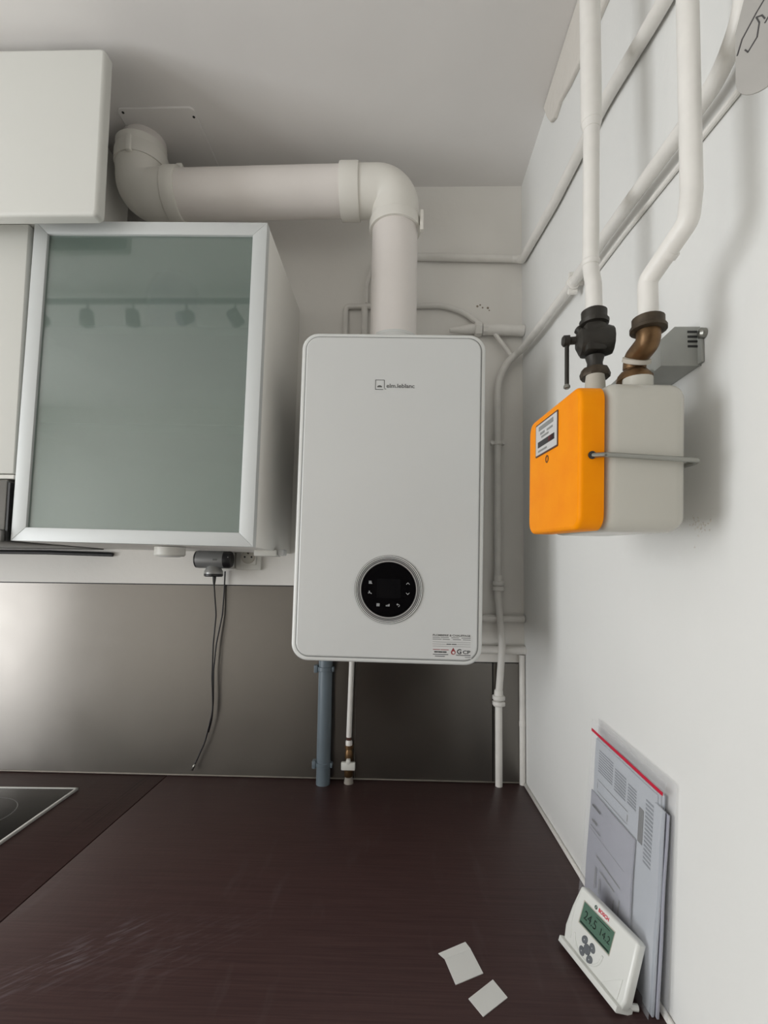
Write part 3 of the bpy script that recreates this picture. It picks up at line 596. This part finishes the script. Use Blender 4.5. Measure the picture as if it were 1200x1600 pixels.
lbar(-0.029, 0.030, -0.0105, -0.0030, 'print_dark'); lbar(0.010, 0.029, -0.0098, -0.0037, 'print_red'); lbar(-0.028, 0.004, -0.0165, -0.0140, 'print_light')
obj('seal_ring', annulus(B(), hp_(-0.740, 0.6990), U, EZ, 0.0034, 0.0048, -0.001, 0.0006, 24), 'rust_brown', hs)
# wire strap round the body
obj('wire_strap', tube(B(), fillet([(-0.150, y_n+0.002, 0.6850), (-0.139, y_n-0.006, 0.6845), (-0.044, y_n-0.006, 0.6800), (-0.039, y_n+0.004, 0.6798), (-0.038, y_n+0.06, 0.6790)], [0.005, 0.006, 0.02], 6), 0.0027, n=10), 'rod_steel', gm)
obj('strap_slot', lathe(B(), (-0.150, y_n+0.0005, 0.6850), (0, -1, 0), [(0.0042, 0), (0.0042, 0.0010)], 14), 'gap_dark', hs)
CXm = -0.087; YA, YB = -0.702, -0.808
obj('inlet_stub', lathe(B(), (CXm, YA, 0.760), (0, 0, 1), [(0.015, 0), (0.0125, 0.050), (0.0115, 0.058)], 24), 'rubber_ring', gm)
obj('outlet_stub', lathe(B(), (CXm, YB, 0.762), (0, 0, 1), [(0.0155, 0), (0.0155, 0.014), (0.012, 0.015)], 24), 'meter_beige', gm)
# shut-off valve on the inlet
vl = thing('gas_valve', 'blackened iron gas shut-off valve with hanging lever above the meter', 'valve', (CXm, YA, 0.796))
obj('lower_union', lathe(B(), (CXm, YA, 0.797), (0, 0, 1), [(0.013, 0), (0.014, 0.004), (0.0145, 0.012), (0.023, 0.014), (0.024, 0.020), (0.021, 0.028), (0.014, 0.031)], 10), 'brass_dark', vl)
obj('neck', lathe(B(), (CXm, YA, 0.826), (0, 0, 1), [(0.013, 0), (0.012, 0.010), (0.015, 0.020)], 20), 'iron_black', vl)
vb = obj('valve_body', lathe(B(), (CXm-0.024, YA+0.004, 0.873), (1, -0.15, 0), [(0.012, -0.004), (0.022, 0.002), (0.0245, 0.012), (0.0245, 0.044), (0.022, 0.052), (0.014, 0.054)], 12), 'iron_black', vl)
box_ = box(B(), CXm-0.020, CXm+0.014, YA-0.020, YA+0.020, 0.850, 0.898, 0.006); obj('valve_block', box_, 'iron_black', vb)
obj('top_union', lathe(B(), (CXm, YA, 0.893), (0, 0, 1), [(0.015, 0), (0.017, 0.006), (0.0225, 0.008), (0.0235, 0.014), (0.020, 0.015), (0.0205, 0.030), (0.016, 0.033)], 20), 'iron_black', vl)
st_ = obj('stem', lathe(B(), (CXm-0.022, YA+0.004, 0.877), (-1, 0.15, 0), [(0.010, 0), (0.010, 0.006), (0.0065, 0.007), (0.0065, 0.016), (0.0095, 0.017), (0.0095, 0.026), (0.006, 0.029)], 14), 'iron_black', vl)
lx, ly = CXm-0.0425, YA+0.0075
obj('lever', tube(B(), [(lx, ly, 0.880), (lx-0.001, ly, 0.800)], 0.0036, n=12), 'iron_black', st_)
obj('lever_tip', lathe(B(), (lx-0.001, ly, 0.795), (0, 0, 1), [(0.003, 0), (0.0055, 0.002), (0.0055, 0.005), (0.0035, 0.008)], 12), 'rod_steel', st_)
obj('grease_boss', lathe(B(), (CXm-0.016, YA+0.010, 0.893), (-0.6, 0.2, 0.7), [(0.008, 0), (0.008, 0.010), (0.005, 0.012)], 12), 'iron_black', vl)
vl.scale = (0.82,)*3; vl.location.z = 0.814
# brass swan-neck on the outlet
sn = thing('brass_elbow', 'brass swan-neck gas connector on the near side of the meter', 'connector', (CXm, YB, 0.776))
obj('lower_nut', lathe(B(), (CXm, YB, 0.7765), (0, 0, 1), [(0.017, 0), (0.0225, 0.002), (0.0220, 0.008), (0.0170, 0.014), (0.0130, 0.016), (0.0125, 0.024)], 12), 'brass', sn)
ux, uy, uz = CXm+0.001, -0.843, 0.835
obj('bend', tube(B(), fillet([(CXm, YB, 0.795), (CXm, YB-0.002, 0.808), (ux, uy, 0.815), (ux, uy, 0.832)], 0.012, 8), 0.0142, n=24), 'brass', sn)
obj('joint_ring', lathe(B(), (CXm, YB-0.006, 0.8035), (0, -0.55, 0.83), [(0.0145, -0.003), (0.0175, -0.002), (0.0175, 0.003), (0.0145, 0.004)], 24), 'rubber_ring', sn)
obj('top_nut', lathe(B(), (ux, uy, 0.828), (0, 0, 1), [(0.016, 0), (0.0215, 0.001), (0.0215, 0.005), (0.0190, 0.0065), (0.0190, 0.0165), (0.0165, 0.0180)], 20), 'brass_dark', sn)
sn.scale = (0.85,)*3
# risers
ra = thing('gas_riser', 'left white painted upright gas pipe above the black valve', 'pipe', (CXm, -0.70, 0.925), 'white gas risers above the meter')
obj('tube', tube(B(), fillet([(CXm, YA, 0.914), (CXm, YA, 0.955), (CXm, -0.692, 0.99), (CXm, -0.695, 1.02), (CXm, -0.7035, 1.20)], 0.03, 8), 0.0108, n=20), 'pipe_paint', ra)
obj('upper_tube', tube(B(), [(CXm, -0.7030, 1.19), (CXm, -0.7060, CEIL-0.001)], 0.0138, n=20), 'pipe_paint', ra)
obj('sleeve', lathe(B(), (CXm, -0.7030, 1.180), (0, 0, 1), [(0.011, 0), (0.0140, 0.012), (0.0138, 0.02)], 20), 'pipe_paint', ra)
obj('bend_ring', lathe(B(), (CXm, -0.6935, 0.990), (0, -0.1, 1), [(0.0108, 0), (0.0122, 0.002), (0.0122, 0.006), (0.0108, 0.008)], 20), 'pipe_paint', ra)
rb = thing('gas_riser', 'right white painted upright gas pipe stepping down to the brass elbow', 'pipe', (-0.065, -0.84, 0.84), 'white gas risers above the meter')
TB = -0.068
obj('tube', tube(B(), fillet([(ux, -0.838, 0.832), (ux, -0.838, 0.876), (TB-0.004, -0.888, 0.905), (TB, -0.888, 0.935), (TB, -0.897, CEIL-0.001)], 0.010, 8), 0.0100, n=24), 'pipe_paint', rb)
obj('bend_sleeve', tube(B(), [(ux+0.0075, -0.861, 0.8893), (ux+0.009, -0.866, 0.8922)], 0.0106, n=24), 'pipe_paint', rb)
# bracket behind the meter
bk = thing('meter_bracket', 'grey sheet-metal bracket fixed to the wall behind the meter', 'bracket', (-0.02, -0.72, 0.79))
obj('back_plate', box(B(), -0.004, -0.0005, -0.795, -0.560, 0.807, 0.848, 0.0008), 'bracket_grey', bk)
obj('cover_shell', prism(B(), [(0.0, 0.806), (0.0, 0.851), (-0.028, 0.851), (-0.044, 0.836), (-0.044, 0.806)][::-1], (-0.001, 0, 0), EX, EZ, 0.560, 0.788, 0.001), 'bracket_grey', bk)
for k in range(4): obj('vent_slot', box(B(), -0.0150, -0.0020, -0.7888, -0.7875, 0.8445-k*0.0058, 0.8468-k*0.0058), 'gap_dark', bk)
obj('shelf_flange', box(B(), -0.066, -0.043, -0.770, -0.640, 0.8055, 0.8085, 0.0008), 'bracket_grey', bk)
obj('screw', lathe(B(), (-0.0005, -0.796, 0.840), (-1, 0, 0), [(0.006, 0), (0.006, 0.005), (0.003, 0.007)], 12), 'rod_steel', bk)
# hanging tag near the pipe
tg = thing('paper_tag', 'grey oval paper tag with pen scribble at the upper right edge', 'tag', (-0.03, -0.93, 1.0))
TX = Vector((0.62, -0.78, 0)).normalized(); TO = Vector((-0.0315, -0.936, 0.990))
out = [(0.021*math.cos(a), 0.022+0.022*math.sin(a)) for a in [math.pi+math.pi*k/14 for k in range(15)]] + [(0.026, 0.06), (0.04, 0.12), (-0.006, 0.12), (-0.020, 0.07)]
obj('card', prism(B(), out, TO, TX, EZ, 0.0, 0.0012), 'tag_grey', tg)
for pl_ in ([(-0.019, 0.048), (-0.015, 0.060), (-0.004, 0.075), (0.016, 0.098)], [(-0.013, 0.048), (-0.011, 0.044), (-0.004, 0.052), (-0.002, 0.064), (-0.004, 0.071), (0.0, 0.069), (0.002, 0.064)], [(0.002, 0.060), (0.010, 0.070), (0.022, 0.085)]):
    obj('pen_line', stroke(B(), pl_, TO, TX, EZ, 0.0011, 0.0012, 0.0016), 'pen_line', tg)
# broken plaster patches
bm = B()
for k in range(70):
    y, z = -0.775+random.gauss(0, 0.009), 0.617+random.gauss(0, 0.008); q = random.uniform(0.0008, 0.0022)
    lathe(bm, (0.001, y, z), (-1, random.uniform(-.4, .4), random.uniform(-.4, .4)), [(q*1.5, 0), (q, q*0.45)], 5)
pp = obj('plaster_patch', bm, 'plaster_chip'); struct(pp)
mat('bare_plaster', (150, 138, 122), 0.9)
bm = B()
for x, z, q in ((-0.128, 1.330, 0.004), (-0.120, 1.334, 0.003), (-0.113, 1.326, 0.003), (-0.098, 1.325, 0.004), (-0.094, 1.318, 0.0025)):
    lathe(bm, (x, 0.0002, z), (0, -1, 0), [(q, 0), (q*0.8, 0.0007)], 5)
struct(obj('bare_patch', bm, 'bare_plaster'))

# ------------------------------------------------------------------ hob
hb = thing('hob', 'black glass hob with bright metal edge at the left of the worktop', 'hob', (-1.44, -0.37, 0.0))
hx0, hx1, hy0, hy1 = -1.735, -1.148, -0.63, -0.112
obj('glass', box(B(), hx0+0.006, hx1-0.006, hy0+0.006, hy1-0.006, 0.0005, 0.0055, 0.001), 'hob_glass', hb)
for q in ((hx0, hx1, hy1-0.006, hy1), (hx0, hx1, hy0, hy0+0.006), (hx0, hx0+0.006, hy0, hy1), (hx1-0.006, hx1, hy0, hy1)): obj('trim_strip', box(B(), *q, 0.0003, 0.0065, 0.001), 'hob_trim', hb)
for cx, cy, rr in ((-1.30, -0.255, 0.085), (-1.58, -0.25, 0.10), (-1.30, -0.49, 0.10), (-1.58, -0.49, 0.075)):
    obj('cooking_zone', annulus(B(), (cx, cy, 0.0055), (1, 0, 0), (0, 1, 0), rr-0.002, rr, 0, 0.0002, 48), 'hob_mark', hb)

hb.rotation_euler = (0, 0, math.radians(1.5))

# ------------------------------------------------------------------ papers on the worktop
def card(name, label, pts, h, fold=None):
    bm = B(); prism(bm, pts, (0, 0, h), (1, 0, 0), (0, 1, 0), 0.0, 0.0009)
    o = thing(name, label, 'paper', (sum(p[0] for p in pts)/len(pts), sum(p[1] for p in pts)/len(pts), 0.0003), 'white paper pieces on the worktop')
    obj('sheet', bm, 'paper', o)
    if fold:
        a, b, c, d = [Vector(v) for v in fold]; bm = B(); n = Vector((0, 0, 0.0008))
        lo_v = [bm.verts.new(v) for v in (a, b, c, d)]; hi_v = [bm.verts.new(v+n) for v in (a, b, c, d)]
        bm.faces.new(lo_v[::-1]); bm.faces.new(hi_v)
        for k in range(4): bm.faces.new((lo_v[k], lo_v[(k+1) % 4], hi_v[(k+1) % 4], hi_v[k]))
        obj('folded_flap', bm, 'paper', o)
    return o
card('paper_piece', 'white card piece with a bent-up flap on the worktop', [(-0.2655, -0.6488), (-0.2245, -0.6282), (-0.2355, -0.5850), (-0.2760, -0.6060)], 0.0005,
     [(-0.2760, -0.6060, 0.0008), (-0.2355, -0.5850, 0.0008), (-0.2425, -0.5790, 0.0060), (-0.2850, -0.6015, 0.0050)])
card('paper_piece', 'flat white card piece nearest the worktop front', [(-0.2364, -0.6948), (-0.1992, -0.6658), (-0.2131, -0.6383), (-0.2512, -0.6698)], 0.0005)

# ------------------------------------------------------------------ documents in a clear bag against the right wall
# sheet plane: from bottom line b0-b1 to top line t0-t1, d = distance off the wall side
def sheet(u0, u1, v0, v1, off, bulge=0.0, thick=0.0012, nu=10, nv=14, wob=0.0, seed=1):
    rnd = random.Random(seed); ph = [rnd.uniform(0, 6) for _ in range(4)]
    b0, b1 = Vector((-0.012, -0.474, 0.002)), Vector((-0.007, -0.690, 0.002)); t0, t1 = Vector((-0.0035, -0.494, 0.316)), Vector((-0.0035, -0.716, 0.304))
    nrm = Vector((-1, 0, -0.08)).normalized(); bm = B(); G = [[], []]
    for s_ in range(2):
        for j in range(nv+1):
            row = []
            for i in range(nu+1):
                u = u0+(u1-u0)*i/nu; v = v0+(v1-v0)*j/nv
                p = (b0*(1-u)+b1*u)*(1-v)+(t0*(1-u)+t1*u)*v
                d = (off+s_*thick)*(1-0.55*v)+bulge*math.sin(math.pi*min(1, max(0, v)))*math.sin(math.pi*u)+wob*(math.sin(9*u+ph[0]+5*v)+math.sin(13*v+ph[1]-3*u))
                row.append(bm.verts.new(p+nrm*d))
            G[s_].append(row)
    for s_ in range(2):
        for j in range(nv):
            for i in range(nu): bm.faces.new((G[s_][j][i], G[s_][j][i+1], G[s_][j+1][i+1], G[s_][j+1][i]))
    rim = [(0, i) for i in range(nu+1)]+[(j, nu) for j in range(1, nv+1)]+[(nv, i) for i in range(nu-1, -1, -1)]+[(j, 0) for j in range(nv-1, 0, -1)]
    for k in range(len(rim)):
        a, b = rim[k], rim[(k+1) % len(rim)]
        bm.faces.new((G[0][a[0]][a[1]], G[0][b[0]][b[1]], G[1][b[0]][b[1]], G[1][a[0]][a[1]]))
    return bm
bag = thing('document_bag', 'clear zip bag with red seal holding leaflets against the right wall', 'bag', (-0.02, -0.58, 0.0))
obj('back_film', sheet(0.0, 1.03, 0.0, 1.0, 0.0005, thick=0.0004), 'clear_film', bag)
ff = obj('front_film', sheet(0.0, 1.0, 0.0, 1.0, 0.0222, 0.002, thick=0.0003, wob=0.0008, seed=4), 'clear_film', bag)
obj('zip_seal', sheet(0.0, 0.985, 0.938, 0.952, 0.0228, 0.0, thick=0.0016, nv=2), 'zip_red', bag)
d1 = thing('leaflet', 'large folded leaflet with printed columns at the back of the clear bag', 'leaflet', (-0.02, -0.58, 0.0), 'leaflets in the clear bag')
for k in range(3): obj('page', sheet(0.03, 0.90-0.02*k+0.03, 0.0, 0.915-0.006*k, 0.002+0.0033*k, 0.0, thick=0.0026, wob=0.0003, seed=k+10), 'paper_blue', d1)
O1 = 0.0121
def ptxt(par, u0, u1, v0, v1, off, m_='print_light', n=1):
    for k in range(n):
        dv = (v1-v0)/n; obj('print_line', sheet(u0, u1, v0+dv*(k+0.25), v0+dv*(k+0.75), off, thick=0.0003, nu=2, nv=1), m_, par)
mat('print_pale', (126, 132, 140), 0.65)
ptxt(d1, 0.10, 0.33, 0.745, 0.865, O1, 'print_pale', 9); ptxt(d1, 0.36, 0.52, 0.735, 0.850, O1, 'print_pale', 8); ptxt(d1, 0.55, 0.66, 0.74, 0.84, O1, 'print_pale', 7)
ptxt(d1, 0.10, 0.56, 0.700, 0.706, O1, 'print_light'); ptxt(d1, 0.10, 0.56, 0.640, 0.646, O1, 'print_light'); ptxt(d1, 0.098, 0.103, 0.64, 0.706, O1, 'print_light'); ptxt(d1, 0.555, 0.562, 0.64, 0.706, O1, 'print_light')
ptxt(d1, 0.70, 0.755, 0.55, 0.86, O1, 'print_grey'); ptxt(d1, 0.775, 0.86, 0.56, 0.85, O1, 'print_pale', 16)
d2 = thing('booklet', 'smaller grey booklet in front of the leaflet inside the clear bag', 'booklet', (-0.02, -0.58, 0.0), 'leaflets in the clear bag')
obj('cover', sheet(0.02, 0.69, 0.0, 0.625, 0.0132, 0.0012, thick=0.0026, wob=0.0004, seed=21), 'paper_grey', d2)
O2 = 0.0190
ptxt(d2, 0.08, 0.22, 0.555, 0.575, O2, 'print_dark'); ptxt(d2, 0.09, 0.18, 0.48, 0.50, O2, 'print_grey'); ptxt(d2, 0.08, 0.24, 0.455, 0.462, O2, 'print_grey'); ptxt(d2, 0.06, 0.60, 0.437, 0.4395, O2, 'print_light')
for (a, b, c, d) in ((0.20, 0.205, 0.12, 0.34), (0.56, 0.565, 0.12, 0.34), (0.20, 0.565, 0.335, 0.34), (0.27, 0.275, 0.14, 0.29), (0.49, 0.495, 0.14, 0.29), (0.27, 0.495, 0.285, 0.29)): ptxt(d2, a, b if b-a > 0.01 else a+0.012, c, d if d-c > 0.01 else c+0.012, O2, 'print_light')
d3 = thing('spare_booklet', 'thick pale booklet whose edge shows at the near side of the bag', 'booklet', (-0.02, -0.68, 0.0), 'leaflets in the clear bag')
obj('cover', sheet(0.88, 0.985, 0.0, 0.87, 0.0122, 0.0, thick=0.0028, wob=0.0003, seed=31), 'paper_blue', d3)
obj('page', sheet(0.93, 1.0, 0.0, 0.86, 0.0072, 0.0, thick=0.0028, wob=0.0004, seed=33), 'paper_grey', d3)

# ------------------------------------------------------------------ room thermostat
TU = Vector((0.26, -0.966, 0)).normalized(); TN = Vector((0.966, 0.26, 0)).normalized(); LEAN = math.radians(20)
TV = TN*math.sin(LEAN)+EZ*math.cos(LEAN); TZ = TU.cross(TV)      # TZ points out of the face
if TZ.x > 0: TZ = -TZ
TBL = Vector((-0.0945, -0.5677, 0.0085))
th = thing('room_thermostat', 'white room thermostat with green display leaning against the clear bag', 'thermostat', tuple(TBL+TU*0.06-EZ*0.0085))
def tp(u, v, d=0.0): return TBL+TU*u+TV*v+TZ*d
TW, TH = 0.126, 0.083
EU = TU if TU.cross(TV).dot(TZ) > 0 else -TU
def out2(pts): return pts if EU == TU else [(-x, y) for x, y in pts][::-1]
# face outline: gently bowed left edge, taller on the right
fo = [(0.003, 0.0), (TW-0.002, 0.0), (TW+0.002, 0.012), (TW, TH-0.002), (TW-0.004, TH), (0.012, TH+0.001), (0.008, TH-0.001), (0.001, TH*0.6), (-0.002, 0.020)]
shell = prism(B(), out2(fo), tp(0, 0), EU, TV, -0.012, 0.0, 0.004, 4)
hs2 = obj('housing', shell, 'thermostat_white', th)
obj('base_lip', prism(B(), out2([(0.0, -0.004), (TW-0.002, -0.004), (TW-0.002, 0.004), (0.0, 0.004)]), tp(0, 0), EU, TV, -0.02, 0.006, 0.0015, 2), 'thermostat_white', th)
obj('stand_foot', tube(B(), [tp(TW-0.012, 0.002, -0.010), tp(TW-0.006, 0.004, -0.020), tp(TW-0.004, 0.006, -0.028)], 0.0042, n=10), 'thermostat_white', th)
lcd = obj('display_frame', prism(B(), out2([(0.0225, 0.0390), (0.0885, 0.0390), (0.0885, 0.0708), (0.0225, 0.0708)]), tp(0, 0), EU, TV, -0.001, 0.0006), 'rubber_ring', th)
obj('display', prism(B(), out2([(0.0245, 0.0407), (0.0880, 0.0407), (0.0880, 0.0697), (0.0245, 0.0697)]), tp(0, 0), EU, TV, 0.0, 0.0009), 'lcd_green', lcd)
obj('display_bar', prism(B(), out2([(0.0265, 0.0420), (0.0865, 0.0420), (0.0865, 0.0440), (0.0265, 0.0440)]), tp(0, 0, 0.0009), EU, TV, 0.0, 0.0002), 'lcd_dark', lcd)
obj('display_bar', prism(B(), out2([(0.052, 0.0655), (0.080, 0.0655), (0.080, 0.0665), (0.052, 0.0665)]), tp(0, 0, 0.0009), EU, TV, 0.0, 0.0002), 'lcd_dark', lcd)
text('digits', '24.5', 0.0165, tp(0.0300, 0.0550, 0.0009), EU, TV, 'lcd_dark', lcd, width=0.026)
text('digits', '14.2', 0.0130, tp(0.0630, 0.0545, 0.0009), EU, TV, 'lcd_dark', lcd, width=0.019)
text('maker_lettering', 'BOSCH', 0.0066, tp(0.0520, 0.0760, 0.0), EU, TV, 'logo_red', th, d=0.0004, width=0.021, bold=0.0002)
obj('maker_mark', annulus(B(), tp(0.0465, 0.0758), EU, TV, 0.0018, 0.0027, 0, 0.0004, 20), 'logo_green', th)
obj('maker_mark', stroke(B(), [(-0.0010, -0.0014), (-0.0010, 0.0014)], tp(0.0465, 0.0758), EU, TV, 0.0008, 0, 0.0004), 'logo_green', th)
obj('maker_mark', stroke(B(), [(0.0010, -0.0014), (0.0010, 0.0014)], tp(0.0465, 0.0758), EU, TV, 0.0008, 0, 0.0004), 'logo_green', th)
bc = (0.0510, 0.0205)
def ell(rx, ry, n=20): return [(rx*math.cos(2*math.pi*k/n), ry*math.sin(2*math.pi*k/n)) for k in range(n)]
obj('button', prism(B(), ell(0.0064, 0.0064), tp(*bc), EU, TV, -0.001, 0.0016, 0.0006, 2), 'button_grey', th)
for ang in (45, 135, 225, 315):
    a = math.radians(ang); cx, cy = bc[0]+0.0118*math.cos(a), bc[1]+0.0108*math.sin(a)
    q = [((x*math.cos(a)-y*math.sin(a)), (x*math.sin(a)+y*math.cos(a))) for x, y in ell(0.0048, 0.0060)]
    bt = obj('button', prism(B(), q, tp(cx, cy), EU, TV, -0.001, 0.0014, 0.0005, 2), 'button_grey', th)
    obj('button_mark', prism(B(), ell(0.0009, 0.0009, 8), tp(cx, cy, 0.0014), EU, TV, 0, 0.0002), 'icon_white', bt)
arc = [(0.049+0.030*math.cos(a), 0.032+0.026*math.sin(a)) for a in [math.radians(200+k*160/16) for k in range(17)]]
obj('relief_arc', tube(B(), [tp(x, y, 0.0) for x, y in arc], 0.0017, n=8), 'thermostat_white', hs2)
obj('relief_arc', tube(B(), [tp(0.012, 0.078, 0.0), tp(0.008, 0.055, 0.0), tp(0.010, 0.03, 0.0), tp(0.016, 0.012, 0.0)], 0.0008, n=8), 'thermostat_white', hs2)
obj('flap', prism(B(), out2([(0.088, 0.006), (0.117, 0.006), (0.118, 0.032), (0.108, 0.024)]), tp(0, 0), EU, TV, -0.001, 0.0012, 0.0005, 2), 'thermostat_white', th)

# ------------------------------------------------------------------ spotlight track on the ceiling, mirrored in the glass door
tr = thing('spotlight_track', 'dark ceiling track with five small spotlights mirrored in the glass door', 'light', (-1.45, -1.22, 1.575))
obj('rail', box(B(), -2.0, -0.75, -1.228, -1.212, 1.648, 1.668, 0.002), 'track_grey', tr)
for x in (-1.85, -0.95): obj('rail_mount', tube(B(), [(x, -1.22, 1.66), (x, -1.22, CEIL)], 0.006, n=10), 'track_grey', tr)
for x, d in ((-1.83, (0.7, 0, -0.7)), (-1.63, (0.1, 0.1, -1)), (-1.44, (0, -0.2, -1)), (-1.22, (-0.5, 0.6, -0.6)), (-1.02, (0.3, -0.6, -0.5))):
    dv = Vector(d).normalized(); sp_ = obj('spot', lathe(B(), Vector((x, -1.22, 1.590))-dv*0.03, dv, [(0.020, 0), (0.026, 0.008), (0.028, 0.060), (0.024, 0.064)], 20), 'track_grey', tr)
    obj('spot_stem', tube(B(), [(x, -1.22, 1.610), (x, -1.22, 1.650)], 0.005, n=8), 'track_grey', sp_)

# ------------------------------------------------------------------ lift everything so that the floor lies at z = 0
for o in scene.objects:
    if o.parent is None and o.type in ('MESH', 'EMPTY'): o.location.z += LIFT
